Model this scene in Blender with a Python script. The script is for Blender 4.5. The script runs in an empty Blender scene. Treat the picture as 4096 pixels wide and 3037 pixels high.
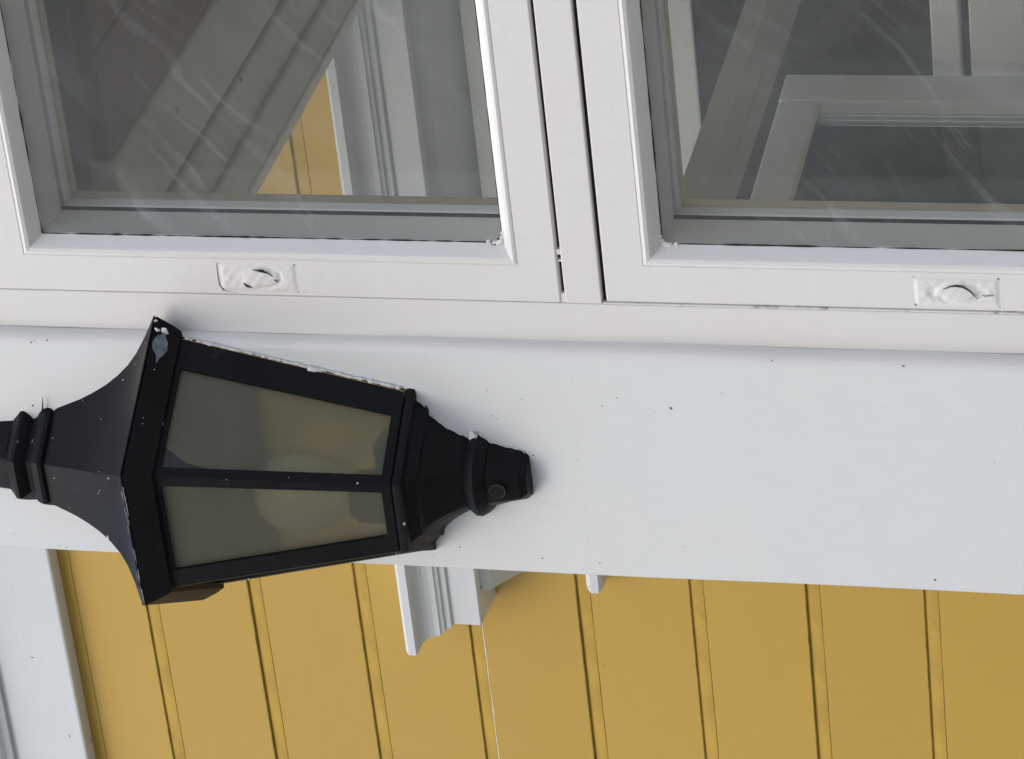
import bpy, bmesh, math, random
from mathutils import Vector, Matrix
R_ = math.radians
S = bpy.context.scene
COL = S.collection
rnd = random.Random(7)

# ------------------------------------------------------------------ camera
YAW, PITCH, ROLL = R_(28.9), R_(15.7), R_(-1.79)      # the phone was held on its side: world up is picture left
fwd = Vector((-math.sin(YAW)*math.cos(PITCH), math.cos(YAW)*math.cos(PITCH), math.sin(PITCH)))
rgt = Vector((math.cos(YAW), math.sin(YAW), 0))
upv = rgt.cross(fwd)
ix0, iy0 = -upv, -rgt
ix = math.cos(ROLL)*ix0 + math.sin(ROLL)*iy0
iy = -math.sin(ROLL)*ix0 + math.cos(ROLL)*iy0
cam = bpy.data.cameras.new('camera'); camo = bpy.data.objects.new('camera', cam); COL.objects.link(camo)
pos = Vector((0, 0, 2.2)) - fwd*2.72
camo.matrix_world = Matrix(((ix.x, -iy.x, -fwd.x, pos.x), (ix.y, -iy.y, -fwd.y, pos.y), (ix.z, -iy.z, -fwd.z, pos.z), (0, 0, 0, 1)))
cam.sensor_width = 36; cam.lens = 36*14000/4096; cam.clip_start = .05; cam.clip_end = 2000
S.camera = camo

# ------------------------------------------------------------------ light
SUN_EL, SUN_AZ = R_(46), R_(198)      # azimuth clockwise from +Y
wd = bpy.data.worlds.new('World'); S.world = wd; wd.use_nodes = True
nt = wd.node_tree; bg = nt.nodes['Background']
sky = nt.nodes.new('ShaderNodeTexSky'); sky.sky_type = 'NISHITA'; sky.sun_disc = False
sky.sun_elevation = SUN_EL; sky.sun_rotation = SUN_AZ; sky.air_density = 1.0; sky.dust_density = 2.5; sky.ozone_density = 1.0
nt.links.new(sky.outputs[0], bg.inputs[0]); bg.inputs[1].default_value = .135
sl = bpy.data.lights.new('sun', 'SUN'); sl.energy = 1.0; sl.angle = R_(100); sl.color = (1, .975, .935)
so = bpy.data.objects.new('sun', sl); COL.objects.link(so)
sd = Vector((math.sin(SUN_AZ)*math.cos(SUN_EL), math.cos(SUN_AZ)*math.cos(SUN_EL), math.sin(SUN_EL)))
so.rotation_euler = sd.to_track_quat('Z', 'Y').to_euler(); so.location = (0, -3, 8)
S.view_settings.view_transform = 'Standard'; S.view_settings.look = 'None'
S.view_settings.exposure = 0.62; S.view_settings.gamma = 1

# ------------------------------------------------------------------ helpers
BASE = {}
def tag(o, label=None, cat=None, group=None, kind=None):
    if label: o['label'] = label
    if cat: o['category'] = cat
    if group: o['group'] = group
    if kind: o['kind'] = kind
    return o
def thing(name, label, cat, base, group=None):
    o = bpy.data.objects.new(name, None); COL.objects.link(o); o.location = base; o.empty_display_size = .05
    BASE[o.name] = Vector(base)
    return tag(o, label, cat, group)
def link(name, me, parent=None):
    o = bpy.data.objects.new(name, me); COL.objects.link(o)
    if parent is not None:
        o.parent = parent
        if parent.name in BASE: o.location = -BASE[parent.name]
    return o
def mesh(name, vs, fs, mats, parent=None, smooth=False, fm=None, bevel=0, segs=2):
    me = bpy.data.meshes.new(name)
    me.from_pydata([tuple(v) for v in vs], [], fs)
    if not isinstance(mats, (list, tuple)): mats = [mats]
    for m in mats: me.materials.append(m)
    if fm:
        for p, k in zip(me.polygons, fm): p.material_index = k
    bm = bmesh.new(); bm.from_mesh(me)
    bmesh.ops.recalc_face_normals(bm, faces=bm.faces); bm.to_mesh(me); bm.free()
    if smooth: me.polygons.foreach_set('use_smooth', [True]*len(me.polygons))
    o = link(name, me, parent)
    if bevel:
        b = o.modifiers.new('bevel', 'BEVEL'); b.width = bevel; b.segments = segs; b.limit_method = 'ANGLE'; b.angle_limit = R_(35)
    return o
def box_data(x0, x1, y0, y1, z0, z1):
    v = [(x, y, z) for z in (z0, z1) for y in (y0, y1) for x in (x0, x1)]
    f = [(0, 1, 3, 2), (4, 6, 7, 5), (0, 4, 5, 1), (2, 3, 7, 6), (0, 2, 6, 4), (1, 5, 7, 3)]
    return v, f
def box(name, x0, x1, y0, y1, z0, z1, m, parent=None, bevel=.0015):
    v, f = box_data(x0, x1, y0, y1, z0, z1)
    return mesh(name, v, f, m, parent, bevel=bevel)
def prism_x(name, prof, x0, x1, m, parent=None, fm=None, smooth=False, bevel=0):
    """closed (y,z) profile run along X"""
    n = len(prof)
    v = [(x0, y, z) for y, z in prof] + [(x1, y, z) for y, z in prof]
    f = [(i, (i+1) % n, n+(i+1) % n, n+i) for i in range(n)] + [tuple(range(n)), tuple(range(2*n-1, n-1, -1))]
    return mesh(name, v, f, m, parent, fm=(fm+[0, 0]) if fm else None, smooth=smooth, bevel=bevel)
def join_boxes(name, boxes, m, parent=None, bevel=.0012):
    vs, fs = [], []
    for b in boxes:
        v, f = box_data(*b); k = len(vs); vs += v; fs += [tuple(i+k for i in q) for q in f]
    return mesh(name, vs, fs, m, parent, bevel=bevel)
def tube(path, radii, n=6, cap=True):
    vs, fs = [], []
    for i, p in enumerate(path):
        a = path[max(i-1, 0)]; b = path[min(i+1, len(path)-1)]
        d = (Vector(b)-Vector(a)).normalized()
        s = d.orthogonal().normalized() if i == 0 else (s - d*s.dot(d)).normalized()
        t = d.cross(s)
        for k in range(n):
            an = 2*math.pi*k/n
            vs.append(Vector(p) + (s*math.cos(an) + t*math.sin(an))*radii[i])
    for i in range(len(path)-1):
        for k in range(n):
            fs.append((i*n+k, i*n+(k+1) % n, (i+1)*n+(k+1) % n, (i+1)*n+k))
    if cap: fs += [tuple(range(n-1, -1, -1)), tuple(range(len(vs)-n, len(vs)))]
    return vs, fs

# ------------------------------------------------------------------ materials
class NT:
    def __init__(s, name):
        s.m = bpy.data.materials.new(name); s.m.use_nodes = True; s.t = s.m.node_tree
        s.b = s.t.nodes['Principled BSDF']; s.out = s.t.nodes['Material Output']
        s.tc = s.t.nodes.new('ShaderNodeTexCoord')
    def n(s, typ, **kw):
        x = s.t.nodes.new(typ)
        for k, v in kw.items():
            if k in x.inputs.keys(): x.inputs[k].default_value = v
            else: setattr(x, k, v)
        return x
    def l(s, a, b): s.t.links.new(a, b)
    def noise(s, scale, detail=4, rough=.5, stretch=None, src='Object'):
        t = s.n('ShaderNodeTexNoise'); t.inputs['Scale'].default_value = scale
        t.inputs['Detail'].default_value = detail; t.inputs['Roughness'].default_value = rough
        v = s.tc.outputs[src]
        if stretch:
            mp = s.n('ShaderNodeMapping'); mp.inputs['Scale'].default_value = stretch; s.l(v, mp.inputs[0]); v = mp.outputs[0]
        s.l(v, t.inputs['Vector']); return t.outputs['Fac']
    def ramp(s, fac, p0, p1, c0=(0, 0, 0, 1), c1=(1, 1, 1, 1)):
        r = s.n('ShaderNodeValToRGB'); e = r.color_ramp.elements
        e[0].position = p0; e[1].position = p1; e[0].color = c0; e[1].color = c1
        s.l(fac, r.inputs[0]); return r.outputs[0]
    def mix(s, fac, a, b, mode='MIX'):
        x = s.n('ShaderNodeMix', data_type='RGBA', blend_type=mode)
        for sock, val in ((x.inputs[0], fac), (x.inputs[6], a), (x.inputs[7], b)):
            if hasattr(val, 'links'): s.l(val, sock)
            else: sock.default_value = val
        return x.outputs[2]
    def mul(s, a, b, op='MULTIPLY'):
        x = s.n('ShaderNodeMath', operation=op)
        for i, val in enumerate((a, b)):
            if hasattr(val, 'links'): s.l(val, x.inputs[i])
            else: x.inputs[i].default_value = val
        return x.outputs[0]
    def bump(s, h, strength, dist, prev=None):
        x = s.n('ShaderNodeBump'); x.inputs['Strength'].default_value = strength; x.inputs['Distance'].default_value = dist
        s.l(h, x.inputs['Height'])
        if prev: s.l(prev, x.inputs['Normal'])
        return x.outputs[0]
    def specks(s, scale, size, keep):
        """sparse round spots: voronoi cells, a share of them kept"""
        v = s.n('ShaderNodeTexVoronoi'); v.inputs['Scale'].default_value = scale
        wob = s.n('ShaderNodeTexNoise'); wob.inputs['Scale'].default_value = scale*2.5
        vm = s.n('ShaderNodeVectorMath', operation='MULTIPLY_ADD')
        s.l(s.tc.outputs['Object'], wob.inputs['Vector'])
        s.l(wob.outputs['Color'], vm.inputs[0]); vm.inputs[1].default_value = (.5/scale,)*3; s.l(s.tc.outputs['Object'], vm.inputs[2])
        s.l(vm.outputs[0], v.inputs['Vector'])
        sep = s.n('ShaderNodeSeparateColor'); s.l(v.outputs['Color'], sep.inputs[0])
        k = s.n('ShaderNodeMath', operation='LESS_THAN'); s.l(sep.outputs[0], k.inputs[0]); k.inputs[1].default_value = keep
        sz = s.n('ShaderNodeMath', operation='MULTIPLY'); s.l(sep.outputs[1], sz.inputs[0]); sz.inputs[1].default_value = size
        near = s.n('ShaderNodeMath', operation='LESS_THAN'); s.l(v.outputs['Distance'], near.inputs[0]); s.l(sz.outputs[0], near.inputs[1])
        return s.mul(near.outputs[0], k.outputs[0])

def mat_white(name, col, stain, speck=.10, grain=(14, 14, 1.0), rough=.45, dirt=(.05, .045, .04, 1)):
    q = NT(name)
    n1 = q.noise(5, 5, .6); n2 = q.noise(30, 4, .6, grain)
    c = q.mix(q.ramp(n1, .35, .75), (*col, 1), (*stain, 1))
    c = q.mix(q.mul(q.ramp(n2, .35, .8), .25), c, (col[0]*.86, col[1]*.85, col[2]*.83, 1))
    sp = q.specks(55, .16, speck)
    fine = q.specks(170, .22, speck*.5)
    c = q.mix(q.mul(sp, .85), c, dirt); c = q.mix(q.mul(fine, .6), c, dirt)
    q.l(c, q.b.inputs['Base Color']); q.b.inputs['Roughness'].default_value = rough
    n3 = q.noise(60, 4, .6, grain); n4 = q.noise(9, 3, .5)
    b = q.bump(n4, .25, .004); b = q.bump(n3, .18, .0012, b)
    q.l(b, q.b.inputs['Normal'])
    return q.m
M = {}
M['post'] = mat_white('post white paint', (.74, .77, .76), (.74, .75, .72), .16)
M['frame'] = mat_white('window frame paint', (.785, .77, .75), (.77, .745, .70), .0)
M['sash'] = mat_white('sash paint', (.795, .782, .757), (.78, .76, .725), .0, (3, 14, 3))
M['trim'] = mat_white('trim paint', (.68, .71, .715), (.65, .68, .675), .05, (1, 14, 14))
M['inner'] = mat_white('inner woodwork paint', (.84, .84, .82), (.79, .78, .76), .0)
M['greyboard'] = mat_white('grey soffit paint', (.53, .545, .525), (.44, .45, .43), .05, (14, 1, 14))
M['frieze'] = mat_white('pale green panel paint', (.60, .62, .59), (.53, .555, .52), .03, (1, 14, 14))

def mat_yellow():
    q = NT('yellow siding paint')
    info = q.n('ShaderNodeObjectInfo')
    n1 = q.noise(3, 5, .6); n2 = q.noise(25, 4, .6, (1, 10, 10)); n3 = q.noise(120, 3, .6, (.6, 8, 8))
    c = q.mix(q.ramp(n1, .3, .75), (.545, .347, .050, 1), (.52, .328, .047, 1))
    c = q.mix(q.mul(q.ramp(n2, .4, .8), .38), c, (.49, .305, .045, 1))
    hs = q.n('ShaderNodeHueSaturation'); q.l(c, hs.inputs['Color'])
    vv = q.mul(info.outputs['Random'], .06); q.l(q.mul(vv, .985, 'ADD'), hs.inputs['Value'])
    c = hs.outputs[0]
    c = q.mix(q.mul(q.specks(38, .12, .16), .8), c, (.07, .04, .015, 1))
    c = q.mix(q.mul(q.specks(140, .2, .05), .6), c, (.1, .06, .02, 1))
    q.l(c, q.b.inputs['Base Color']); q.b.inputs['Roughness'].default_value = .5
    b = q.bump(n1, .2, .004); b = q.bump(n3, .12, .001, b); q.l(b, q.b.inputs['Normal'])
    return q.m
M['yellow'] = mat_yellow()
def mat_grime(name, a, b_, p0=.38, p1=.62, sc=60):
    q = NT(name)
    n = q.noise(sc, 5, .65, (.5, 1, 1))
    c = q.mix(q.ramp(n, p0, p1), (*a, 1), (*b_, 1)); q.l(c, q.b.inputs['Base Color']); q.b.inputs['Roughness'].default_value = .9
    return q.m
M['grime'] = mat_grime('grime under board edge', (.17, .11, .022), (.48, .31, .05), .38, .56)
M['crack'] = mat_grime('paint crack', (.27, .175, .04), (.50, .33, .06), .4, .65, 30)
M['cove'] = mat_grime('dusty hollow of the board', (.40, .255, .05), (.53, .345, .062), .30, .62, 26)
M['dirt'] = mat_grime('dark dirt', (.012, .011, .010), (.03, .028, .025))
M['dirtline'] = mat_grime('grey dirt line', (.10, .095, .09), (.74, .72, .69), .30, .46, 45)

def mat_black():
    q = NT('black lantern enamel')
    n1 = q.noise(14, 5, .6); n2 = q.noise(90, 4, .6)
    c = q.mix(q.ramp(n1, .3, .75), (.0042, .0044, .0052, 1), (.009, .010, .011, 1))
    c = q.mix(q.mul(q.specks(85, .20, .10), .8), c, (.55, .55, .54, 1))
    c = q.mix(q.mul(q.ramp(n2, .62, .75), .12), c, (.10, .10, .095, 1))
    q.l(c, q.b.inputs['Base Color'])
    q.b.inputs['Specular IOR Level'].default_value = .16
    q.l(q.ramp(n1, .2, .8, (.42, .42, .42, 1), (.62, .62, .62, 1)), q.b.inputs['Roughness'])
    b = q.bump(n2, .15, .0008); q.l(b, q.b.inputs['Normal'])
    return q.m
M['black'] = mat_black()
def simple(name, col, rough=.5, metal=0, sc=40, var=.15):
    q = NT(name)
    n = q.noise(sc, 4, .6)
    c = q.mix(q.ramp(n, .3, .7), (*col, 1), tuple(x*(1-var) for x in col)+(1,))
    q.l(c, q.b.inputs['Base Color']); q.b.inputs['Roughness'].default_value = rough; q.b.inputs['Metallic'].default_value = metal
    q.l(q.bump(n, .1, .001), q.b.inputs['Normal'])
    return q.m
M['worn'] = simple('worn grey primer', (.20, .23, .25), .6, 0, 160, .6)
M['bead'] = simple('white paint bead', (.80, .80, .78), .35)
M['scratch'] = simple('bare scratched metal', (.42, .42, .41), .5)
M['bulb'] = simple('bulb glass', (.72, .68, .52), .3)
M['socket'] = simple('lamp socket', (.03, .03, .028), .5)
M['brass'] = simple('ochre reflector', (.86, .64, .21), .5)
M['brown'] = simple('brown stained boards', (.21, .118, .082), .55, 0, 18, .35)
M['plinth'] = simple('plinth stone', (.28, .27, .25), .85, 0, 9, .3)
M['roof'] = simple('dark roof felt', (.06, .06, .06), .85)
M['bark'] = simple('bark', (.40, .38, .35), .9, 0, 25, .4)
M['soil'] = simple('gravel soil', (.34, .33, .30), .95, 0, 4, .4)
M['curtain'] = simple('brown curtain', (.17, .14, .12), .9, 0, 14, .4)
M['dark_room'] = simple('dark room', (.035, .03, .028), .8)

def mat_glass(name, tint, ior, wav, haze=0):
    q = NT(name); t = q.t
    tr = q.n('ShaderNodeBsdfTransparent'); tr.inputs[0].default_value = (*tint, 1)
    gl = q.n('ShaderNodeBsdfGlossy'); gl.inputs['Roughness'].default_value = .0; gl.inputs[0].default_value = (1, 1, 1, 1)
    fr = q.n('ShaderNodeFresnel'); fr.inputs[0].default_value = ior
    n1 = q.noise(5, 1, .4, (1, 1, .5)); n2 = q.noise(16, 1, .4)
    b = q.bump(n1, 1.0, wav); b = q.bump(n2, 1.0, wav*.05, b); q.l(b, gl.inputs['Normal'])
    mx = q.n('ShaderNodeMixShader'); q.l(fr.outputs[0], mx.inputs[0]); q.l(tr.outputs[0], mx.inputs[1]); q.l(gl.outputs[0], mx.inputs[2])
    res = mx.outputs[0]
    gl.inputs['Roughness'].default_value = .035
    if haze:      # dust haze lifting the pane's tone, with branch reflections painted as pale streaks
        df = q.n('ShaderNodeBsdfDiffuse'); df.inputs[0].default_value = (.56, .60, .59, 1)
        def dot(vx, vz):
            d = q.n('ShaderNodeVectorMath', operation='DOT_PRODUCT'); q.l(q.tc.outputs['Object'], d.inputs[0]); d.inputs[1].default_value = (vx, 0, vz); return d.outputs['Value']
        wr = q.mul(q.mul(q.noise(9, 3, .6), -.5, 'ADD'), .055)       # noise bends the painted streaks
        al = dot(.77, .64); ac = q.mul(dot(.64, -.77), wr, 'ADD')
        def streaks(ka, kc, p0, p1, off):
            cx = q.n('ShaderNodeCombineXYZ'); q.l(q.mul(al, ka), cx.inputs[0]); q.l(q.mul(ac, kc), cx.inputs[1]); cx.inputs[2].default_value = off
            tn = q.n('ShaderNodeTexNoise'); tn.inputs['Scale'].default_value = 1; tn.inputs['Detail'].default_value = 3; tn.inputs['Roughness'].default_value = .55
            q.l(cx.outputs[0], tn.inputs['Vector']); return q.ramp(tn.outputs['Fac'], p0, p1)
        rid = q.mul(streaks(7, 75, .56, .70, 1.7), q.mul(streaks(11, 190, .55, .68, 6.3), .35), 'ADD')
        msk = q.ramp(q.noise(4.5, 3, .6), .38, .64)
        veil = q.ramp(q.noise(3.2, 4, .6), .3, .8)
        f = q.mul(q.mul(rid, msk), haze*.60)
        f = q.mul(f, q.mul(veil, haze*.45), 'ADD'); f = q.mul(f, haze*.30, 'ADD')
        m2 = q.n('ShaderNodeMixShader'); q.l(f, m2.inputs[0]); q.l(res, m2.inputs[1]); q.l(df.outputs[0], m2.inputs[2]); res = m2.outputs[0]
    t.links.new(res, q.out.inputs['Surface']); t.nodes.remove(q.b)
    return q.m
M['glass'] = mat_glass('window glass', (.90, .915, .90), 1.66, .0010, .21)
M['inner_glass'] = mat_glass('inner window glass', (.915, .92, .91), 1.45, .0006, .03)
def mat_lglass():
    q = NT('smoked lantern glass')
    rf = q.n('ShaderNodeBsdfRefraction'); rf.inputs['Roughness'].default_value = .8; rf.inputs['IOR'].default_value = 1.01; rf.inputs[0].default_value = (.93, .91, .74, 1)
    tr = q.n('ShaderNodeBsdfTransparent'); tr.inputs[0].default_value = (.93, .91, .74, 1)
    df = q.n('ShaderNodeBsdfDiffuse'); df.inputs[0].default_value = (.33, .325, .25, 1)
    gl = q.n('ShaderNodeBsdfGlossy'); gl.inputs['Roughness'].default_value = .12
    fr = q.n('ShaderNodeFresnel'); fr.inputs[0].default_value = 1.45
    a = q.n('ShaderNodeMixShader'); a.inputs[0].default_value = .05; q.l(rf.outputs[0], a.inputs[1]); q.l(tr.outputs[0], a.inputs[2])
    b = q.n('ShaderNodeMixShader'); q.l(q.mul(q.ramp(q.noise(25, 4, .6), .3, .8), .22), b.inputs[0])
    b.inputs[0].default_value = .3; q.l(a.outputs[0], b.inputs[1]); q.l(df.outputs[0], b.inputs[2])
    q.l(q.mul(q.mul(q.noise(25, 4, .6), .12), .25, 'ADD'), b.inputs[0])
    c = q.n('ShaderNodeMixShader'); q.l(fr.outputs[0], c.inputs[0]); q.l(b.outputs[0], c.inputs[1]); q.l(gl.outputs[0], c.inputs[2])
    q.l(c.outputs[0], q.out.inputs['Surface']); q.t.nodes.remove(q.b)
    return q.m
M['lglass'] = mat_lglass()

# ------------------------------------------------------------------ setting: ground
def ground():
    n = 40; vs = []; fs = []
    for j in range(n+1):
        for i in range(n+1):
            u = (i/n*2-1); v = (j/n*2-1)
            x = math.copysign(abs(u)**3, u)*600; y = math.copysign(abs(v)**3, v)*600
            vs.append((x, y, 0.0))
    for j in range(n):
        for i in range(n): fs.append((j*(n+1)+i, j*(n+1)+i+1, (j+1)*(n+1)+i+1, (j+1)*(n+1)+i))
    tag(mesh('ground', vs, fs, M['soil']), kind='structure')
ground()

# ------------------------------------------------------------------ yellow house wall
D = .9
wall = thing('house_wall', 'yellow painted house wall of horizontal boards behind the white post', 'wall', (-.6, D, 0))
box('plinth', -3.0, 3.0, D-.02, D+.3, 0, .36, M['plinth'], wall, .01)
P = .1302; Z0 = 2.964
prof = []
# one board: lower edge at z=0, its face, its hollow (cove) at the top, tucked behind the board above
face = 0.0; deep = .0030
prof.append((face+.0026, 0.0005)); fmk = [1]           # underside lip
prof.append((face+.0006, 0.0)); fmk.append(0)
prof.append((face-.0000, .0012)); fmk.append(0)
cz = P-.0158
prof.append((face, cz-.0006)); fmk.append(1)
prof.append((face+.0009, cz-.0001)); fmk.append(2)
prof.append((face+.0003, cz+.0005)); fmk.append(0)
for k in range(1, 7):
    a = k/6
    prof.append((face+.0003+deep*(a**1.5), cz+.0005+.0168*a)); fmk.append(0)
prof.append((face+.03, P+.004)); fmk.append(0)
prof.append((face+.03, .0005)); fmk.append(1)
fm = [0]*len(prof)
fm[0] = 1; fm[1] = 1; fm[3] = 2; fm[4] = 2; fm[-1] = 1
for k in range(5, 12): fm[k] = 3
n_ = len(prof)
XL, XR = -3.0, 3.0
bv = []; NX = 24
for i in range(NX+1):
    x = XL+(XR-XL)*i/NX
    bv += [(x, y, z) for y, z in prof]
bf = []; bfm = []
for i in range(NX):
    for k in range(n_):
        bf.append((i*n_+k, i*n_+(k+1) % n_, (i+1)*n_+(k+1) % n_, (i+1)*n_+k)); bfm.append(fm[k])
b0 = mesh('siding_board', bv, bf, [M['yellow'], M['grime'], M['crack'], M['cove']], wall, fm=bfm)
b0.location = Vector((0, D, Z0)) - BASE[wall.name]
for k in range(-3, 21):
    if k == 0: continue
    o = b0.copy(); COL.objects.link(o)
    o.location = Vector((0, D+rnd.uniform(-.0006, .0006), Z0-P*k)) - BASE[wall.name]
    if k == 20: pass
box('backing', XL, XR, D+.031, D+.25, .36, 3.4, M['dark_room'], wall, 0)
fz = box('frieze_board', -3.0, 3.0, D-.022, D+.02, 3.064, 3.5, M['trim'], wall, .003)
prism_x('frieze_moulding', [(D-.022, 3.158), (D-.028, 3.158), (D-.031, 3.165), (D-.036, 3.168), (D-.05, 3.185), (D-.05, 3.4), (D-.022, 3.4)], -3.0, 3.0, M['trim'], wall)
tvp = [(x_/100, D-.0002, Z0-3*P-.0158+.0002*math.sin(x_*.9)) for x_ in range(-112, -75)]
tv, tf = tube(tvp, [max(.0002, rnd.gauss(.0006, .00015)) for _ in tvp], 5); mesh('white_drip_line', tv, tf, M['bead'], wall)
box('ledger', -3.0, 3.0, D-.001, D+.018, 3.05, 3.066, M['yellow'], wall, 0)

# ------------------------------------------------------------------ house window with cornice, seen past the post and through the panes
hw = thing('house_window', 'white cornice and surround of a house window on the yellow wall, partly behind post', 'window', (-.38, D, 1.2))
def returned(name, prof, xa, xb, yw, m, parent):
    """moulding profile (out,z) run along the wall and mitred back to it at both ends"""
    n = len(prof); vs = []
    for side in (0, 1, 2, 3):
        for o_, z in prof:
            if side == 0: vs.append((xa-o_, yw, z))
            elif side == 1: vs.append((xa-o_, yw-o_-.045, z))
            elif side == 2: vs.append((xb+o_, yw-o_-.045, z))
            else: vs.append((xb+o_, yw, z))
    fs = []
    for s_ in range(3):
        for i in range(n-1):
            fs.append((s_*n+i, s_*n+i+1, (s_+1)*n+i+1, (s_+1)*n+i))
    fs.append(tuple([s_*n for s_ in range(4)])); fs.append(tuple([s_*n+n-1 for s_ in range(4)]))
    return mesh(name, vs, fs, m, parent)
cor = [(.040, 2.6225), (.046, 2.6205), (.049, 2.617), (.049, 2.6085)]
for k in range(7):
    a = k/6*math.pi/2
    cor.append((.0465-.0145*math.sin(a), 2.6065-.0235*(1-math.cos(a))))
cor += [(.0305, 2.5825), (.029, 2.5785), (.0265, 2.578), (.0255, 2.5715), (.0225, 2.570)]
returned('cornice', cor, -.752, .25, D+.004, M['trim'], hw)
returned('cornice_block', [(.0220, 2.5698), (.0220, 2.5385), (.0205, 2.5370)], -.752, .25, D+.004, M['trim'], hw)
cv = [(.006, 2.5268)]
for k in range(6):
    a = k/5*math.pi/2
    cv.append((-.022-.022*math.sin(a)+.022, 2.5235-.022*(1-math.cos(a))))
vs_, n2 = [], len(cv)
prism_x('bed_moulding', [(D-.05, 2.5368), (D-.045, 2.527), (D-.030, 2.518), (D-.016, 2.509), (D+.0, 2.496), (D+.004, 2.496), (D+.004, 2.5368)], -.738, .24, M['trim'], hw)
returned('neck_moulding', [(.0, 2.423), (.004, 2.421), (.0075, 2.4165), (.0075, 2.4075), (.004, 2.404), (0, 2.403)], -.737, .23, D+.02, M['trim'], hw)
box('frieze_panel', -.66, .17, D-.016, D+.006, 2.40, 2.4935, M['frieze'], hw, .002)
box('frieze_panel', -.66, .17, D-.012, D+.006, 2.252, 2.398, M['frieze'], hw, .002)
for xa, xb in ((-.66, -.56), (.07, .17)):
    box('casing', xa, xb, D-.018, D+.006, 1.21, 2.2505, M['trim'], hw, .003)
box('sill', -.70, .21, D-.06, D+.006, 1.17, 1.208, M['trim'], hw, .004)
box('pane', -.558, .068, D-.010, D-.008, 1.21, 2.25, M['inner_glass'], hw, 0)
box('room_blind', -.558, .068, D-.006, D-.002, 1.21, 2.25, M['curtain'], hw, 0)
for z0, z1 in ((1.980, 2.008), (1.915, 1.970), (1.60, 1.63)):
    box('glazing_bar', -.558, .068, D-.034, D-.011, z0, z1, M['inner'], hw, .002)

# open casement of that window
cs = thing('open_casement', 'narrow white casement standing open inside the porch behind the lower pane', 'casement', (-.13, .85, 1.25))
hx, hy = -.125, .845; dx, dy = -.06, -.30
L_ = math.hypot(dx, dy); ux, uy_ = dx/L_, dy/L_; nx, ny = -uy_, ux
def cbox(name, a0, a1, z0, z1, th, m, parent, off=0):
    v, f = box_data(a0, a1, -th/2+off, th/2+off, z0, z1)
    v = [(hx+ux*a+nx*t, hy+uy_*a+ny*t, z) for a, t, z in v]
    return mesh(name, v, f, m, parent, bevel=.002 if th > .01 else 0)
cbox('hinge_stile', 0, .045, 1.25, 2.15, .032, M['inner'], cs)
cbox('free_stile', .40, .445, 1.25, 2.15, .032, M['inner'], cs)
for z0, z1 in ((2.112, 2.15), (1.62, 1.645), (1.25, 1.30)):
    cbox('rail', .0455, .3995, z0, z1, .030, M['inner'], cs)
for z0, z1 in ((1.6455, 2.1115), (1.3005, 1.6195)):
    cbox('pane', .0455, .3995, z0, z1, .003, M['inner_glass'], cs)

# ------------------------------------------------------------------ white post
post = thing('white_post', 'wide flat white painted post carrying the black lantern', 'post', (-.075, 0, 0))
def post_board(z0, z1):
    pr = [(-.1745, .0), (-.1762, .0020), (-.1762, .115), (.0265, .115), (.0290, .0125)]
    # rounded, much painted right-hand edge
    for k in range(6):
        a = k/5*math.pi/2
        pr.append((.0195+.0085*math.cos(a), .0085-.0085*math.sin(a)))
    NZ = max(2, int((z1-z0)/.02)); vs = []; n = len(pr)
    for j in range(NZ+1):
        z = z0+(z1-z0)*j/NZ
        w = .0007*math.sin(z*9+1)+.0005*math.sin(z*31)
        for i, (x, y) in enumerate(pr):
            vs.append((x+(w if i >= 4 else .0004*math.sin(z*17+x)), y, z))
    fs = []
    for j in range(NZ):
        for i in range(n): fs.append((j*n+i, j*n+(i+1) % n, (j+1)*n+(i+1) % n, (j+1)*n+i))
    fs += [tuple(range(n)), tuple(range(len(vs)-n, len(vs)))]
    fm_ = [1 if 3 <= i <= 8 else 0 for j in range(NZ) for i in range(n)]+[0, 0]
    return mesh('board', vs, fs, [M['post'], M['frame']], post, fm=fm_)
post_board(.0, 2.1518); post_board(2.15185, 3.2)

# dirt specks, hair and fly marks stuck to the paint
POST=[ (0.0204,2.6002,0.0006),(0.0218,2.5971,0.0004),(0.0193,2.5956,0.0004),(0.0225,2.5862,0.0006),(-0.0383,2.6092,0.0008),(-0.0525,2.6247,0.0008),(-0.0122,2.5692,0.0003),(-0.0207,2.1297,0.0006),(-0.0133,2.1173,0.0006),(0.0330,2.1011,0.0004),(0.0311,2.0976,0.0005),(-0.0330,2.2200,0.0004),(-0.0105,2.2213,0.0004),(-0.0358,2.2166,0.0006),(-0.0177,2.1941,0.0004),(-0.0670,2.1899,0.0006),(-0.0646,2.1934,0.0004),(-0.0963,2.1911,0.0003),(-0.1046,2.1893,0.0003),(-0.1548,2.2603,0.0006),(-0.1645,2.2827,0.0004),(-0.1620,2.1922,0.0006),(-0.1639,2.1451,0.0005),(0.0233,1.9926,0.0006),(0.0219,1.8926,0.0008),(-0.0059,2.0340,0.0004),(-0.0251,2.0103,0.0003),(0.0299,2.1994,0.0004),(0.0293,2.2072,0.0004),(-0.0456,2.1728,0.0003),(-0.0697,2.1548,0.0003),(0.0549,2.0542,0.0003),(0.0529,2.1264,0.0004),(-0.0879,2.0953,0.0003),(-0.0666,1.9845,0.0003),(-0.1010,1.9293,0.0004),(-0.0290,1.8481,0.0003),(-0.1654,1.8772,0.0008),(-0.1714,2.6093,0.0006),(-0.1724,2.6033,0.0006),(-0.1608,2.6487,0.0004),(-0.1246,2.6318,0.0004),(-0.1454,2.0743,0.0004) ]
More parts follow.
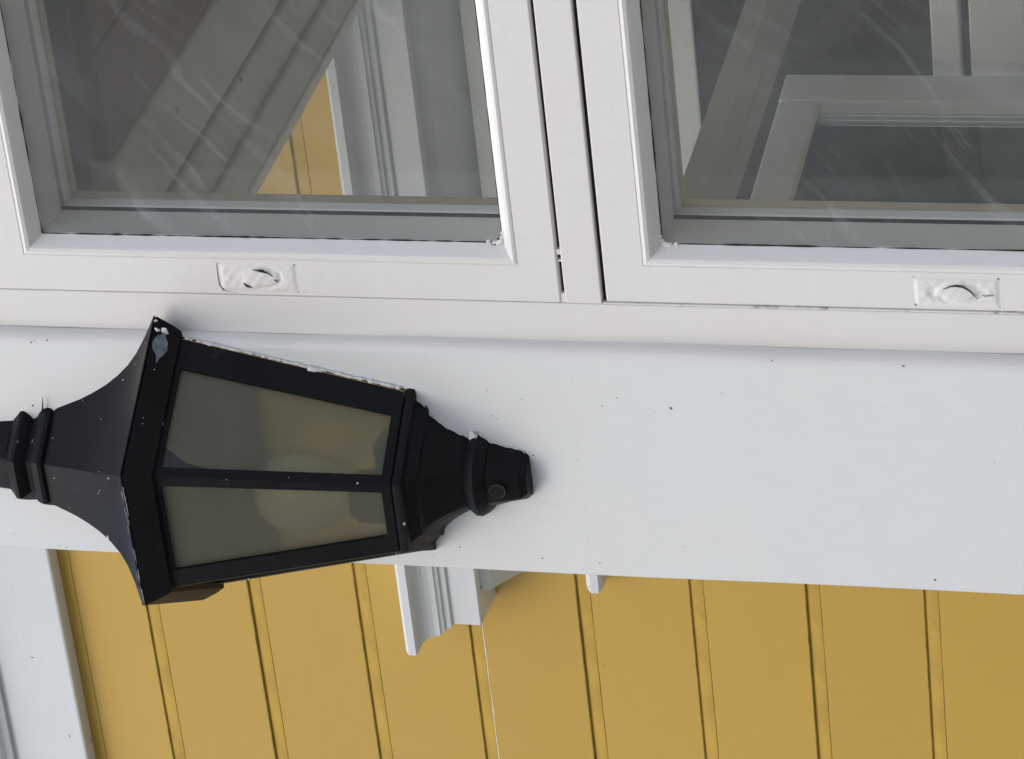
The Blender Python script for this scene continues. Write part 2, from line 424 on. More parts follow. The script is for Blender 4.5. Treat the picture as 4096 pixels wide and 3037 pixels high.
WALL=[ (-0.8315,2.5001,0.0005),(-0.8329,2.5030,0.0004),(-0.8599,2.4215,0.0006),(-0.8610,2.4195,0.0005),(-0.8285,2.4303,0.0003),(-0.8518,2.5103,0.0004),(-0.9260,2.5509,0.0005),(-0.8739,2.6685,0.0005),(-0.9159,2.6849,0.0006),(-0.7877,2.3004,0.0006),(-0.8238,2.3007,0.0004),(-0.7588,2.2105,0.0004),(-0.7768,2.1098,0.0004),(-1.0024,2.9648,0.0006),(-0.9928,2.9680,0.0004),(-0.9938,3.0778,0.0006),(-1.0070,3.0771,0.0006),(-0.8367,2.8308,0.0004),(-0.7486,2.6911,0.0006),(-0.8894,2.5660,0.0005),(-0.9397,2.5661,0.0004),(-0.9175,2.8086,0.0003),(-0.9383,2.1810,0.0004),(-0.9730,2.3205,0.0006),(-0.8363,2.0119,0.0003),(-0.8890,2.3667,0.0003) ]

def speck_mesh(seed, m):
    r2 = random.Random(seed); bm = bmesh.new(); bmesh.ops.create_icosphere(bm, subdivisions=1, radius=1)
    st = r2.uniform(.5, .9)
    for v in bm.verts: v.co = Vector((v.co.x*st, v.co.y*.3, v.co.z))*(1+r2.uniform(-.35, .35))
    me = bpy.data.meshes.new('dirt_speck'); bm.to_mesh(me); bm.free(); me.materials.append(m); return me
SPK = [speck_mesh(k, M['dirt']) for k in range(5)]
def put_specks(lst, y, par):
    for x, z, rad in lst:
        o = bpy.data.objects.new('dirt_speck', rnd.choice(SPK)); COL.objects.link(o); o.parent = par
        o.location = Vector((x, y, z))-BASE[par.name]; o.rotation_euler = (0, rnd.uniform(0, 6.28), 0); o.scale = (rad*1.3,)*3
put_specks([q for q in POST if q[0] < .024], .0, post)
put_specks(WALL, D, wall)

# ------------------------------------------------------------------ porch window (frame, two sashes)
FY = .0115
win = thing('porch_window', 'white porch window of two stacked casements beside the post', 'window', (.5, FY, 1.36))
XW = 1.02; ZT = 2.6615; ZB = 1.36
GAPL, GAPR = .0618, .0632       # left gap between jamb and sash
MUL0, MUL1 = 2.1247, 2.1537     # transom between the sashes
box('jamb', .0285, GAPL, FY, .115, ZB, ZT, M['frame'], win, .0012)
box('jamb', XW, XW+.035, FY, .115, ZB, ZT, M['frame'], win, .0012)
box('transom', GAPL+.0002, XW-.0002, FY, .115, MUL0, MUL1, M['frame'], win, .0010)
box('head', GAPL+.0002, XW-.0002, FY, .115, ZT-.03, ZT, M['frame'], win, .0012)
box('sill', .0285, XW+.035, -.02, .115, ZB-.04, ZB-.0005, M['frame'], win, .004)
def sash(x0, x1, z0, z1, yo, tl):
    """frame of four mitred members: flat face, ovolo, rebate; returns part object"""
    # profile: (inset from outer edge, y)
    fl, ov1, ov2 = .0318, .0385, .0452
    pr = [(.0, .0545), (.0, .0012), (.0012, .0), (fl-.0006, .0), (fl, .0007), (fl+.0010, -.0003), (fl+.003, -.0009), (ov1-.001, .0002), (ov1+.0006, .0022), (ov2-.0005, .0110), (ov2, .0118), (ov2, .0545)]
    vs = []; n = len(pr)
    for cx, cz_, sx, sz in ((x0, z0, 1, 1), (x1, z0, -1, 1), (x1, z1, -1, -1), (x0, z1, 1, -1)):
        for a, y in pr:
            b = a + (tl if sz > 0 else tl*.0) * (a > .002)
            vs.append((cx+sx*a, FY+yo+y, cz_+sz*b))
    fs = []
    for s_ in range(4):
        t_ = (s_+1) % 4
        for i in range(n): fs.append((s_*n+i, s_*n+(i+1) % n, t_*n+(i+1) % n, t_*n+i))
    o = mesh('sash', vs, fs, M['sash'], win)
    i_ = ov2
    g = (x0+i_-.004, x1-i_+.004, z0+i_+tl-.004, z1-i_+.004)
    # pane as a slightly uneven sheet
    nxp, nzp = 20, 16
    pv = [(g[0]+(g[1]-g[0])*i/nxp, FY+yo+.0135+rnd.uniform(-.0001, .0001), g[2]+(g[3]-g[2])*j/nzp) for j in range(nzp+1) for i in range(nxp+1)]
    pf = [(j*(nxp+1)+i, j*(nxp+1)+i+1, (j+1)*(nxp+1)+i+1, (j+1)*(nxp+1)+i) for j in range(nzp) for i in range(nxp)]
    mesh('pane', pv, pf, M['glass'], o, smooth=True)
    # wavering dark putty line round the glass
    gi = (x0+i_, x1-i_, z0+i_+tl, z1-i_)
    def line(a, b, seed):
        r2 = random.Random(seed); k = 60
        p = [Vector(a).lerp(Vector(b), t/k) for t in range(k+1)]
        tv, tf = tube([(q.x, q.y, q.z) for q in p], [max(.00012, r2.gauss(.00058, .00022)) for _ in p], 5)
        return tv, tf
    vv, ff = [], []
    yl = FY+yo+.0119
    for s_, (a, b) in enumerate((((gi[0], yl, gi[2]), (gi[0], yl, gi[3])), ((gi[0], yl, gi[3]), (gi[1], yl, gi[3])), ((gi[0], yl, gi[2]), (gi[1], yl, gi[2])))):
        tv, tf = line(a, b, s_+int(z0*100)); k = len(vv); vv += tv; ff += [tuple(i+k for i in q) for q in tf]
    mesh('putty_line', vv, ff, M['dirt'], o)
    # inner sash of the coupled pair, a dark slit behind the outer one
    ip = .047
    iy0, iy1 = FY+yo+.0605, FY+yo+.088
    join_boxes('inner_sash', [(x0+.004, x0+ip, iy0, iy1, z0+.004, z1-.004), (x1-ip, x1-.004, iy0, iy1, z0+.004, z1-.004),
               (x0+ip+.0003, x1-ip-.0003, iy0+.0003, iy1-.0003, z0+.004, z0+ip+tl), (x0+ip+.0003, x1-ip-.0003, iy0+.0003, iy1-.0003, z1-ip, z1-.004)], M['inner'], o)
    join_boxes('gap_seal', [(x0+.006, x0+ip-.0012, iy0-.0058, iy0-.0002, z0+.006, z1-.006), (x1-ip+.0012, x1-.006, iy0-.0058, iy0-.0002, z0+.006, z1-.006),
               (x0+ip, x1-ip, iy0-.0058, iy0-.0002, z0+.006, z0+ip+tl-.0012)], M['dirt'], o, bevel=0)
    box('inner_pane', x0+ip-.003, x1-ip+.003, iy0+.012, iy0+.015, z0+ip-.003, z1-ip+.003, M['inner_glass'], o, 0)
    return o
up = sash(GAPR-.0012, XW-.002, MUL1+.0032, ZT-.032, 0.0, -.0004)
lo = sash(GAPR, XW-.002, ZB+.002, MUL0-.0034, .0012, 0)
tag(up, 'upper casement, its catch plate cracked in many layers of paint'); tag(lo, 'lower casement with a dark gap round its corner')
# dark slits and dirty seams round the sashes
def slit(x0, x1, z0, z1, par, mm='dirt', y=FY+.006):
    return box('dark_gap', x0, x1, y, y+.004, z0, z1, M[mm], par, 0)
slit(GAPL+.001, XW-.001, MUL1+.0002, MUL1+.0030, win)
slit(GAPL+.001, XW-.001, MUL0-.0032, MUL0-.0002, win)
slit(GAPL+.0001, GAPR-.0001, ZB+.003, MUL0-.0005, win, 'dirtline', FY+.0003)
slit(GAPL+.0001, GAPR-.0013, MUL1+.004, ZT-.034, win, 'dirtline', FY+.0012)
# paint bridging the upper slit near the corner
for x0, x1 in ((.0619, .0700), (.0970, .0985), (.1030, .1075)):
    box('paint_bridge', x0, x1, FY+.0012, FY+.006, MUL1-.0001, MUL1+.0033, M['frame'], win, .0006)

# lumps of old paint in the lower corners of the panes
def lump(par, c, rad, seed, m='sash'):
    r3 = random.Random(seed); bm = bmesh.new(); bmesh.ops.create_icosphere(bm, subdivisions=2, radius=1)
    for v in bm.verts: v.co = Vector((v.co.x*rad[0], v.co.y*rad[1], v.co.z*rad[2]))*(1+r3.uniform(-.12, .12))+Vector(c)
    me = bpy.data.meshes.new('paint_lump'); bm.to_mesh(me); bm.free(); me.materials.append(M[m]); return link('paint_lump', me, par)
for k, (dx_, dz_, rr_) in enumerate(((.0005, .0012, .0022), (.004, -.0004, .0016), (-.0008, .006, .0018), (.0002, .011, .0014), (.008, -.001, .0013), (-.0012, .0035, .0024))):
    lump(up, (.1082+dx_, FY+.0105, 2.2018+dz_), (rr_, .0022, rr_*1.2), 40+k, 'sash')
    lump(lo, (.1088+dx_*.8, FY+.0118, 2.0760-dz_), (rr_*.9, .0018, rr_*1.4), 60+k)
lump(up, (.1105, FY+.0112, 2.2030), (.0006, .0012, .0034), 70, 'dirt'); lump(up, (.1068, FY+.0092, 2.2078), (.0007, .001, .0026), 71, 'dirt')
def finger_pull(par, zc, xc, seed, y):
    r2 = random.Random(seed)
    hz, hx_ = .0320, .0122
    def rr(hx2, hz2, r, k=6):
        pts = []
        for cx, cz_, a0 in ((hx2-r, hz2-r, 0), (-hx2+r, hz2-r, 90), (-hx2+r, -hz2+r, 180), (hx2-r, -hz2+r, 270)):
            for i in range(k+1):
                a = R_(a0+90*i/k); pts.append((cx+r*math.cos(a), cz_+r*math.sin(a)))
        return pts
    # grid plate with a shallow thumb hollow and hood, drowned in paint
    nx_, nz_ = 26, 60; vs = []
    for j in range(nz_+1):
        for i in range(nx_+1):
            u = i/nx_*2-1; v = j/nz_*2-1
            # edge falloff with rounded corners
            px, pz = abs(u)*hx_, abs(v)*hz
            ddx, ddz = max(px-(hx_-.004), 0), max(pz-(hz-.004), 0)
            dd = math.hypot(ddx, ddz)
            e = min(1, max(0, (.004-dd)/.0036))
            h = .0009*(e*e*(3-2*e))
            q = math.sqrt((u*hx_/.0080)**2+(v*hz/.0150)**2)
            wob = .22*math.sin(v*9+seed)+.15*math.sin(u*5+v*17+seed*2)
            q += wob*.35
            if q < 1: h += .0013*math.sqrt(max(0, 1-q*q))*(1-.35*(u+1)/2)
            elif q < 1.4: h -= .0009*math.sin((q-1)/.4*math.pi)*(.5+.5*math.sin(v*4+seed))
            for sz in (-.0245, .0245):
                r_ = math.hypot(u*hx_+.001, v*hz-sz)
                if r_ < .0035: h += .0005*(1-r_/.0035)
            h += e*(.00010*math.sin(u*7+v*23+seed)+.00007*math.sin(u*19-v*31)+r2.uniform(-.00005, .00005))
            vs.append((xc+u*hx_, y-h, zc+v*hz))
    fs = [(j*(nx_+1)+i, j*(nx_+1)+i+1, (j+1)*(nx_+1)+i+1, (j+1)*(nx_+1)+i) for j in range(nz_) for i in range(nx_)]
    o = mesh('finger_pull', vs, fs, M['sash'], par, smooth=True)
    return o
def crack(par, pts, w, m='dirt'):
    tv, tf = tube(pts, [k*.8 for k in w], 6)
    return mesh('paint_crack', tv, tf, M[m], par)
fu = finger_pull(up, 2.4015, .0780, 3, FY)
fl_ = finger_pull(lo, 1.8515, .0790, 5, FY+.0012)
def cpts(zc, xc, y, l): return [(xc+b, y-h, zc-a) for a, b, h in l]
yy = FY
crack(up, cpts(2.4015, .0780, yy, [(-.004, .0075, .0018), (.0, .0072, .0018), (.004, .0068, .002), (.009, .005, .002), (.0125, .002, .002)]), [.0003, .0006, .0016, .0006, .0003])
crack(up, cpts(2.4015, .0780, yy, [(-.0125, -.0045, .0017), (-.010, -.007, .0018), (-.006, -.0082, .0018)]), [.0005, .0010, .0004])
crack(up, cpts(2.4015, .0780, yy, [(.0135, -.001, .0017), (.0165, -.0025, .0017)]), [.0004, .0006])
crack(up, cpts(2.4015, .0780, yy, [(-.0335, .012, .0002), (-.0338, .0, .0003), (-.0335, -.008, .0002), (-.029, -.0128, .0002), (-.020, -.0135, .0002)]), [.0003, .0004, .0006, .0004, .0003], 'dirtline')
crack(lo, cpts(1.8515, .0790, yy+.0012, [(-.010, .0028, .0018), (-.004, .0055, .002), (.0, .0062, .0022), (.005, .0055, .0022), (.010, .002, .002), (.0155, -.0045, .0018)]), [.0003, .0007, .0011, .0010, .0006, .0004])
crack(lo, cpts(1.8515, .0790, yy+.0012, [(-.024, -.0025, .0017), (-.016, -.004, .0018), (-.012, -.007, .0018)]), [.0002, .0003, .0006], 'dirtline')
crack(lo, cpts(1.8515, .0790, yy+.0012, [(.019, -.001, .0018), (.021, -.002, .0018), (.028, -.0015, .0017)]), [.0003, .0005, .0002])

# porch front below the window, header, roof, ceiling
pb = thing('porch_wall', 'white boarded porch wall under the window', 'wall', (.5, .03, 0))
for i in range(11):
    box('board', .0287+i*.0935, .0287+i*.0935+.092, .03, .055, .02, ZB-.0415, M['trim'], pb, .003)
ph = thing('porch_header', 'white fascia above the porch window', 'fascia', (.5, .02, ZT))
box('fascia_board', .0287, 1.25, .012, .115, ZT+.0005, 3.0, M['frame'], ph, .003)
pr_ = thing('porch_roof', 'flat dark porch roof between post and yellow wall', 'roof', (.5, .5, 2.72))
box('deck', -.09, .66, .118, D-.05, 2.72, 2.76, M['roof'], pr_, .004)  # cut short at the right so daylight reaches the porch
sf = thing('porch_ceiling', 'boarded porch ceiling, grey edge boards and brown stained boards', 'ceiling', (.4, .5, 2.6))
def sbox(name, x0, x1, y0, y1, z0, z1, m, bev=.003):      # boards run slightly out of square to the wall
    v, f = box_data(x0, x1, y0, y1, z0, z1)
    return mesh(name, [(x+.113*(y-.40), y, z) for x, y, z in v], f, m, sf, bevel=bev)
CZ = 2.552
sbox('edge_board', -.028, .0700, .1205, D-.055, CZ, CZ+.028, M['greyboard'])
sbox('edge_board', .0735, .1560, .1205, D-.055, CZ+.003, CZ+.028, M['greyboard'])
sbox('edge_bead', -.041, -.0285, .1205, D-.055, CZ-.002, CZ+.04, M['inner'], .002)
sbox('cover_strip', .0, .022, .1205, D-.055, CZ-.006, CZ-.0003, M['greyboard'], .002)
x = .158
while x < .5:  # boards also stop early to let daylight in
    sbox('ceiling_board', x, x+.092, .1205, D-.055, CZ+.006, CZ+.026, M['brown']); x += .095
pf_ = thing('bounce_floor', 'unseen pale board floor added to bounce light into the porch', 'floor', (.5, .5, .3))  # out of view, added pale to throw light up into the porch
for i in range(8):
    box('bounce_board', -.1, 1.25, .118+i*.0925, .118+i*.0925+.091, .28, .30, M['inner'], pf_, .002)
tr_ = thing('tie_rail', 'grey painted rail running from the porch window back to the house wall', 'rail', (-.03, .5, 2.12))
def trail(name, x0, x1, z0, z1, m):
    v, f = box_data(x0, x1, .1205, D-.075, z0, z1)
    return mesh(name, [(x+.15*(y-.40), y, z) for x, y, z in v], f, m, tr_, bevel=.002)
trail('board', -.036, .010, 2.120, 2.142, M['greyboard']); trail('board', -.074, -.0375, 2.120, 2.138, M['greyboard'])
rp = thing('end_post', 'plain white post at the far end of the porch window', 'post', (1.15, 0, 0))
box('board', XW+.036, 1.26, .0, .115, 0, 3.0, M['post'], rp, .003)

# ------------------------------------------------------------------ lantern
LX = -.085
lan = thing('wall_lantern', 'black six-sided half lantern with smoked glass fixed to the white post', 'lantern', (LX, 0, 2.19))
def ring(Rr, z, blend=0.0, yb=.0):
    """wall-to-wall half section: WR, FR, FL, WL with subdivision; blend 1 = round"""
    sh = .014*min(1, Rr/.075)
    cor = [(Rr, yb), (.5*Rr-sh, -.866*Rr), (-.5*Rr, -.866*Rr), (-Rr, yb)]
    pts = []
    for i in range(3):
        for k in range(8):
            t = k/8; x = cor[i][0]*(1-t)+cor[i+1][0]*t; y = cor[i][1]*(1-t)+cor[i+1][1]*t
            an = (i*8+k)/24*math.pi
            rx, ry = Rr*.97*math.cos(an), -Rr*.90*math.sin(an)
            pts.append((LX+x*(1-blend)+rx*blend, y*(1-blend)+ry*blend, z))
    pts.append((LX+cor[3][0], cor[3][1], z))
    return pts
def loft(name, levels, m, parent, smooth=False, bevel=0, closed_top=True, closed_bot=True):
    vs = []; n = 25
    for lv in levels: vs += ring(*lv)
    fs = []
    for j in range(len(levels)-1):
        for i in range(n-1): fs.append((j*n+i, j*n+i+1, (j+1)*n+i+1, (j+1)*n+i))
        fs.append((j*n+n-1, j*n, (j+1)*n, (j+1)*n+n-1))
    if closed_bot: fs.append(tuple(range(n)))
    if closed_top: fs.append(tuple(range(len(vs)-n, len(vs))))
    o = mesh(name, vs, fs, m, parent)
    o.data.polygons.foreach_set('use_smooth', [True]*len(o.data.polygons))
    es = o.modifiers.new('split', 'EDGE_SPLIT'); es.split_angle = R_(24)
    return o
roofL = [(.1262, 2.4885), (.1327, 2.4892), (.1327, 2.4902), (.1131, 2.5012), (.0985, 2.5106), (.0872, 2.5198), (.0773, 2.5303), (.0680, 2.5425), (.0603, 2.5553), (.0545, 2.5665), (.0497, 2.5778), (.0455, 2.588), (.0428, 2.5915)]
loft('roof', roofL, M['black'], lan)
loft('collar', [(.0422, 2.5917, .1), (.0450, 2.5935, .15), (.0458, 2.5965, .15), (.0445, 2.6005, .15), (.0415, 2.604, .1), (.0372, 2.607, .1)], M['black'], lan)
loft('collar', [(.0365, 2.6072, .1), (.0345, 2.611, .1), (.0385, 2.614, .1), (.0418, 2.6185, .1), (.0412, 2.6215, .1), (.036, 2.626, .1), (.033, 2.629, .1)], M['black'], lan)
loft('finial', [(.0325, 2.6292, .3), (.031, 2.645, .3), (.026, 2.66, .5), (.022, 2.672, .8), (.024, 2.682, 1), (.018, 2.694, 1), (.004, 2.702, 1)], M['black'], lan)
loft('eave', [(.1150, 2.4685), (.1195, 2.4688), (.1240, 2.4745), (.1268, 2.4790), (.1322, 2.4880), (.1310, 2.4888)], M['black'], lan)
loft('bottom_plate', [(.0700, 2.2800), (.0735, 2.2806), (.0742, 2.2835), (.0742, 2.2865), (.0720, 2.2885)], M['black'], lan)
loft('base', [(.0120, 2.1930, .1), (.0175, 2.1934, .1), (.0222, 2.1985, .1), (.0250, 2.211, .2), (.0286, 2.2243, .5)], M['black'], lan)
loft('ring', [(.0287, 2.2245, .9), (.0330, 2.2275, 1), (.0362, 2.2325, 1), (.0360, 2.2362, 1), (.0325, 2.2405, 1), (.0312, 2.2412, .8)], M['black'], lan)
loft('base_neck', [(.0313, 2.2414, .7), (.0345, 2.2465, .55), (.0385, 2.2535, .45), (.0430, 2.2605, .35), (.0490, 2.2675, .25), (.0530, 2.2706, .2), (.0590, 2.2722, .15), (.0600, 2.2750, .1), (.0655, 2.2798, .05)], M['black'], lan)
# glazed body: three facets, each a frame with its pane
ZBt, ZTp = 2.2885, 2.4685
RB, RT = .0738, .1150
def corners(Rr, z):
    sh = .014*min(1, Rr/.075)
    return [Vector((LX+Rr, -.001, z)), Vector((LX+.5*Rr-sh, -.866*Rr, z)), Vector((LX-.5*Rr, -.866*Rr, z)), Vector((LX-Rr, -.001, z))]
cb, ct = corners(RB, ZBt), corners(RT, ZTp)
mar = [(.027, .0085), (.0085, .0150), (.0150, .020)]       # stile widths at the two ends of each facet
for i in range(3):
    A, B, Cc, Dd = cb[i], cb[i+1], ct[i+1], ct[i]
    nrm = (B-A).cross(Dd-A).normalized()
    ctr = Vector((LX, -.02, 2.38))
    if nrm.dot((A+B+Cc+Dd)/4-ctr) < 0: nrm = -nrm
    def fp(u, v):        # facet point: u along, v up (metres from the ends)
        lb = A.lerp(B, 0); return None
    hgt = (ZTp-ZBt)
    v0, v1 = .0075/hgt, 1-.0035/hgt
    def edge(v, k, w):
        pA, pB = A.lerp(Dd, v), B.lerp(Cc, v); d = (pB-pA)
        return pA+d.normalized()*w if k == 0 else pB-d.normalized()*w
    out = [A, B, Cc, Dd]
    inn = [edge(v0, 0, mar[i][0]*.86), edge(v0, 1, mar[i][1]), edge(v1, 1, mar[i][1]), edge(v1, 0, mar[i][0])]
    t = .005
    vs = out+inn+[p-nrm*t for p in inn]+[p-nrm*t for p in out]
    fs = []
    for k in range(4):
        m_ = (k+1) % 4
        fs += [(k, m_, 4+m_, 4+k), (4+k, 4+m_, 8+m_, 8+k), (8+k, 8+m_, 12+m_, 12+k)]
    fr_ = mesh('glazing_frame', vs, fs, M['black'], lan, bevel=.0006)
    mesh('glass_pane', [p-nrm*.0035+(p-sum(inn, Vector())/4).normalized()*.002 for p in inn], [(0, 1, 2, 3)], M['lglass'], fr_)
# inside: back plate, bulb, socket, shade
mesh('back_plate', [(LX-RB+.001, -.0025, ZBt), (LX+RB-.001, -.0025, ZBt), (LX+RT-.001, -.0025, ZTp), (LX-RT+.001, -.0025, ZTp),
                    (LX-RB+.001, -.0005, ZBt), (LX+RB-.001, -.0005, ZBt), (LX+RT-.001, -.0005, ZTp), (LX-RT+.001, -.0005, ZTp)],
     [(0, 1, 2, 3), (7, 6, 5, 4), (0, 4, 5, 1), (1, 5, 6, 2), (2, 6, 7, 3), (3, 7, 4, 0)], M['brass'], lan)
def lathe(name, prof, c, m, parent, n=24):
    vs = []; fs = []
    for r, z in prof:
        for k in range(n): vs.append((c[0]+r*math.cos(2*math.pi*k/n), c[1]+r*math.sin(2*math.pi*k/n), z))
    for j in range(len(prof)-1):
        for k in range(n): fs.append((j*n+k, j*n+(k+1) % n, (j+1)*n+(k+1) % n, (j+1)*n+k))
    fs += [tuple(range(n)), tuple(range(len(vs)-n, len(vs)))]
    return mesh(name, vs, fs, m, parent, smooth=True)
bc = (LX-.004, -.036)
lathe('socket', [(.0215, 2.2886), (.0215, 2.322), (.019, 2.3275), (.014, 2.328)], bc, M['socket'], lan)
box('socket_block', LX-.020, LX+.038, -.030, -.0032, 2.2888, 2.3120, M['socket'], lan, .003)
lathe('bulb', [(.013, 2.3282), (.016, 2.334), (.024, 2.345), (.030, 2.362), (.0315, 2.376), (.029, 2.392), (.021, 2.405), (.010, 2.412), (.002, 2.4135)], bc, M['bulb'], lan)
sh_v = [(-.088, -.004), (.088, -.004), (.04, -.078), (-.045, -.078)]
mesh('inner_shade', [(LX+x, y, 2.412) for x, y in sh_v]+[(LX+x*1.16, y*1.16, 2.4665) for x, y in sh_v]+[], [(0, 1, 2, 3), (4, 5, 6, 7), (0, 1, 5, 4), (1, 2, 6, 5), (2, 3, 7, 6), (3, 0, 4, 7)], M['socket'], lan)
# screw in the base
sc = Vector((LX-.002, -.0238, 2.2150)); nd = Vector((-.12, -1, -.1)).normalized()
tv, tf = tube([tuple(sc-nd*.004), tuple(sc+nd*.0006)], [.0062, .0058], 16)
scr = mesh('screw', tv, tf, M['black'], lan)
ex = nd.orthogonal().normalized(); ey = nd.cross(ex)
tv, tf = tube([tuple(sc+nd*.0004+(ex*math.cos(a*math.pi/12)+ey*math.sin(a*math.pi/12))*.0062) for a in range(25)], [.0007]*25, 5)
mesh('screw_rim', tv, tf, M['dirt'], scr)
r4 = random.Random(31)
def lan_speck(p, rad):
    bm = bmesh.new(); bmesh.ops.create_icosphere(bm, subdivisions=1, radius=rad)
    for v in bm.verts: v.co = v.co*r4.uniform(.6, 1.3)+p
    me = bpy.data.meshes.new('paint_fleck'); bm.to_mesh(me); bm.free(); me.materials.append(M['bead']); link('paint_fleck', me, lan)
for k in range(13):
    j = r4.randrange(2, len(roofL)-2); t = r4.random(); f = r4.random()
    a, b = corners(*roofL[j]), corners(*roofL[j+1]); q = r4.choice((0, 0, 1))
    p = a[q].lerp(a[q+1], t).lerp(b[q].lerp(b[q+1], t), f); lan_speck(p, r4.choice((.0003, .0004, .0005, .0009)))
for k in range(8):
    q = r4.choice((0, 1)); v = r4.random(); p = cb[q+1].lerp(ct[q+1], v) if k % 2 else corners(.128, 2.481)[q].lerp(corners(.128, 2.481)[q+1], v)
    lan_speck(p+Vector((r4.uniform(-.004, .004), 0, 0)), r4.choice((.0004, .0006, .0008)))
# white paint left along the wall side, chips and scratches
def bead(pts, seed, r0=.0011, name='paint_bead'):
    r2 = random.Random(seed); path = []; rad = []
    for a, b in zip(pts[:-1], pts[1:]):
        k = max(2, int((Vector(b)-Vector(a)).length/.0025))
        for i in range(k):
            p = Vector(a).lerp(Vector(b), i/k); path.append((p.x+r2.gauss(0, .00025), p.y, p.z)); rad.append(max(.00035, r2.gauss(r0, r0*.45)))
    tv, tf = tube(path, rad, 6); return mesh(name, tv, tf, M['bead'], lan, smooth=True)
bead([(LX+.1135, -.0012, 2.466), (LX+.100, -.0012, 2.405), (LX+.0742, -.0012, 2.289)], 1)
bead([(LX+.0905, -.002, 2.366), (LX+.0870, -.002, 2.352)], 4, .0020)
bead([(LX+.0655, -.001, 2.281), (LX+.0598, -.001, 2.2745), (LX+.0515, -.001, 2.2705), (LX+.042, -.001, 2.2595), (LX+.033, -.001, 2.2435)], 2, .0007)
bead([(LX+.0362, -.001, 2.232), (LX+.0285, -.001, 2.2235), (LX+.0225, -.001, 2.1985), (LX+.017, -.001, 2.1940)], 3, .0007)
def blob(c, r, seed, m, sq=(1, .6, 1)):
    r2 = random.Random(seed); bm = bmesh.new(); bmesh.ops.create_icosphere(bm, subdivisions=2, radius=1)
    for v in bm.verts:
        k = r*(1+r2.uniform(-.28, .28)); v.co = Vector((v.co.x*k*sq[0], v.co.y*k*sq[1], v.co.z*k*sq[2]))+Vector(c)
    me = bpy.data.meshes.new('paint_blob'); bm.to_mesh(me); bm.free(); me.materials.append(m)
    return link('paint_blob', me, lan)
for k, (c, r) in enumerate((((LX+.1235, -.0085, 2.4862), .0026), ((LX+.1225, -.0070, 2.4800), .0032), ((LX+.1195, -.0110, 2.4835), .0018), ((LX+.0345, -.0035, 2.2365), .0042), ((LX+.1290, -.003, 2.4880), .0016))):
    blob(c, r, k, M['bead'])
# bare primer patch on the eave near the wall
def eave_pt(t, v):      # along the right facet of the eave (0 = wall, 1 = front corner), v 0 = top edge, 1 = lower edge
    a = Vector(corners(.1322, 2.4880)[0]).lerp(corners(.1322, 2.4880)[1], t); b = corners(.1240, 2.4745)[0].lerp(corners(.1240, 2.4745)[1], t)
    return a.lerp(b, v)
en = (eave_pt(1, 0)-eave_pt(0, 0)).cross(eave_pt(0, 1)-eave_pt(0, 0)).normalized()
if en.x < 0: en = -en
pp = []
r2 = random.Random(11)
for k in range(18):
    a = 2*math.pi*k/18
    tt = .155+.072*math.cos(a)*(1+r2.uniform(-.2, .15)) + (.05 if k == 0 else 0); vv = .52+.42*math.sin(a)*(1+r2.uniform(-.2, .1))
    pp.append(eave_pt(tt, vv)+en*.0011)
mesh('bare_patch', pp+[p-en*.0010 for p in pp], [tuple(range(18))]+[(k, (k+1) % 18, 18+(k+1) % 18, 18+k) for k in range(18)], M['worn'], lan)
# scratched edge where roof meets eave, front facet
c0 = corners(.1329, 2.4898)
for k in range(26):
    t0 = r2.uniform(.05, .95); ln = r2.uniform(.02, .12)
    a = c0[1].lerp(c0[2], t0); b = c0[1].lerp(c0[2], min(1, t0+ln))
    off = Vector((0, -.0001, r2.uniform(-.0016, .0010)))
    tv, tf = tube([tuple(a+off), tuple(b+off)], [r2.uniform(.00022, .0004), .0001], 5)
    mesh('edge_scratch', tv, tf, M['scratch'], lan)

# twig-like cobweb thread caught at the collar
tv, tf = tube([(LX+.043, -.003, 2.6005), (LX+.050, -.004, 2.5985), (LX+.0565, -.003, 2.5978)], [.0009, .0006, .0002], 5)
tag(mesh('twig', tv, tf, M['dirt']), 'tiny dark twig stuck to the post beside the lantern collar', 'twig')

# ------------------------------------------------------------------ bare trees in front of the house (seen only as reflections)
def tree(name, base, h, seed, label, lean=(0, 0)):
    r = random.Random(seed); t = thing(name, label, 'tree', base, 'bare trees in front of the house')
    segs = {'trunk': ([], []), 'crown': ([], [])}
    def add(key, path, rad, n):
        tv, tf = tube(path, rad, n, False); V, Fs = segs[key]; k = len(V); V += tv; Fs += [tuple(i+k for i in q) for q in tf]
    def grow(p, d, ln, rad, lvl):
        k = 6 if lvl < 2 else 4; path = [p.copy()]; rr = [rad]; q = p.copy(); dd = d.copy()
        for i in range(k):
            dd = (dd+Vector((r.gauss(0, .13), r.gauss(0, .13), r.gauss(.03, .10)))).normalized()
            q = q+dd*ln/k; path.append(q.copy()); rr.append(rad*(1-.62*(i+1)/k))
        add('trunk' if lvl == 0 else 'crown', [tuple(x) for x in path], rr, 8 if lvl == 0 else (5 if lvl < 3 else 3))
        if lvl >= 3: return
        nb = (8, 5, 4, 3)[lvl]
        for i in range(nb):
            f = r.uniform(.3, 1.0); j = min(k-1, int(f*k)); a = path[j].lerp(path[j+1], f*k-j)
            ax = Vector((r.gauss(0, 1), r.gauss(0, 1), r.gauss(.25, .5))).normalized()
            nd_ = (dd*.55+ax*.8).normalized()
            grow(a, nd_, ln*r.uniform(.5, .72), max(.010, rr[j]*r.uniform(.45, .65)), lvl+1)
    grow(Vector(base), Vector((lean[0], lean[1], 1)).normalized(), h*.45, h*.020, 0)
    for key in segs: mesh(key, segs[key][0], segs[key][1], M['bark'], t, smooth=True)
    return t
tree('bare_tree', (-4.6, -9.0, 0), 10.5, 21, 'bare tree with spreading branches nearest the porch')
tree('bare_tree', (-7.0, -11.5, 0), 12.5, 22, 'tall bare tree standing left of the nearest one', (.1, 0))
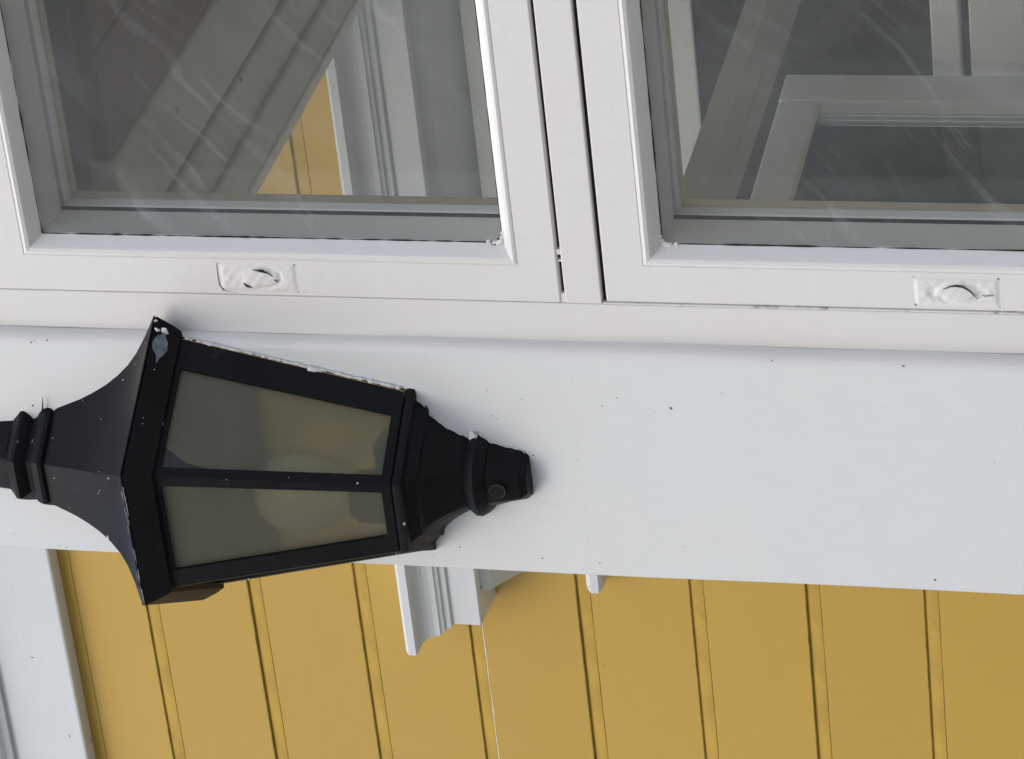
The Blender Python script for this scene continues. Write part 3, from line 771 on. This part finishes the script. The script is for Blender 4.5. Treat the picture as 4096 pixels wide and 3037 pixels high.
tree('bare_tree', (-4.3, -13.0, 0), 12, 23, 'bare tree behind the nearest one', (-.1, .05))
M['needles'] = simple('spruce needles', (.030, .042, .022), .8, 0, 3, .5)
def spruce(base, h, seed, label):
    r = random.Random(seed); t = thing('spruce_tree', label, 'tree', base, 'spruces behind the bare trees')
    tv, tf = tube([tuple(base), (base[0], base[1], h*.5), (base[0], base[1], h)], [h*.014, h*.009, .01], 7, False)
    mesh('trunk', tv, tf, M['bark'], t)
    vs, fs = [], []
    z = h*.06
    while z < h*.985:
        L = (h-z)*.27+.15
        for k in range(11):
            a = r.uniform(0, 6.283); l = L*r.uniform(.65, 1.1); d = Vector((math.cos(a), math.sin(a), 0)); sd_ = Vector((-d.y, d.x, 0))
            o = Vector((base[0], base[1], z+r.uniform(-.12, .12)))
            for q in range(5):
                f = (q+.3)/5; c = o+d*l*f+Vector((0, 0, -l*.35*f*f+.05*l)); w = l*.30*(1-f*.6)*r.uniform(.7, 1.2); dr = r.uniform(.10, .30)
                i = len(vs)
                vs += [c-d*l*.14, c+sd_*w+Vector((0, 0, -dr)), c+d*l*.2+Vector((0, 0, -.05)), c-sd_*w+Vector((0, 0, -dr))]
                fs += [(i, i+1, i+2), (i, i+2, i+3)]
        z += max(.16, (h-z)*.028)
    mesh('crown', vs, fs, M['needles'], t)
for k, (x, y, h, lb) in enumerate(((-5.0, -19.5, 15.0, 'straight ahead of the porch'), (-8.6, -18.5, 16.5, 'left of the bare trees'), (-12.2, -19.0, 15.5, 'beyond the leftmost bare tree'),
                               (-6.9, -22.5, 19.0, 'in the back row'), (-10.6, -22.0, 18.0, 'in the back row toward the left'), (-2.6, -23.5, 17.0, 'in the back row toward the right'), (-1.2, -20.5, 17.5, 'at the right end of the row'), (2.2, -21.5, 17.0, 'added beyond the right end of the row to hide a sky gap'), (-16.0, -20.0, 16.0, 'at the left end of the row'), (-7.5, -20.4, 18.0, 'added in the middle of the row to hide a sky gap'))):  # mid-row and far-right spruces added to cover bright sky reflected in the panes
    spruce((x, y, 0), h*1.0, 50+k, 'dark green spruce tree '+lb)
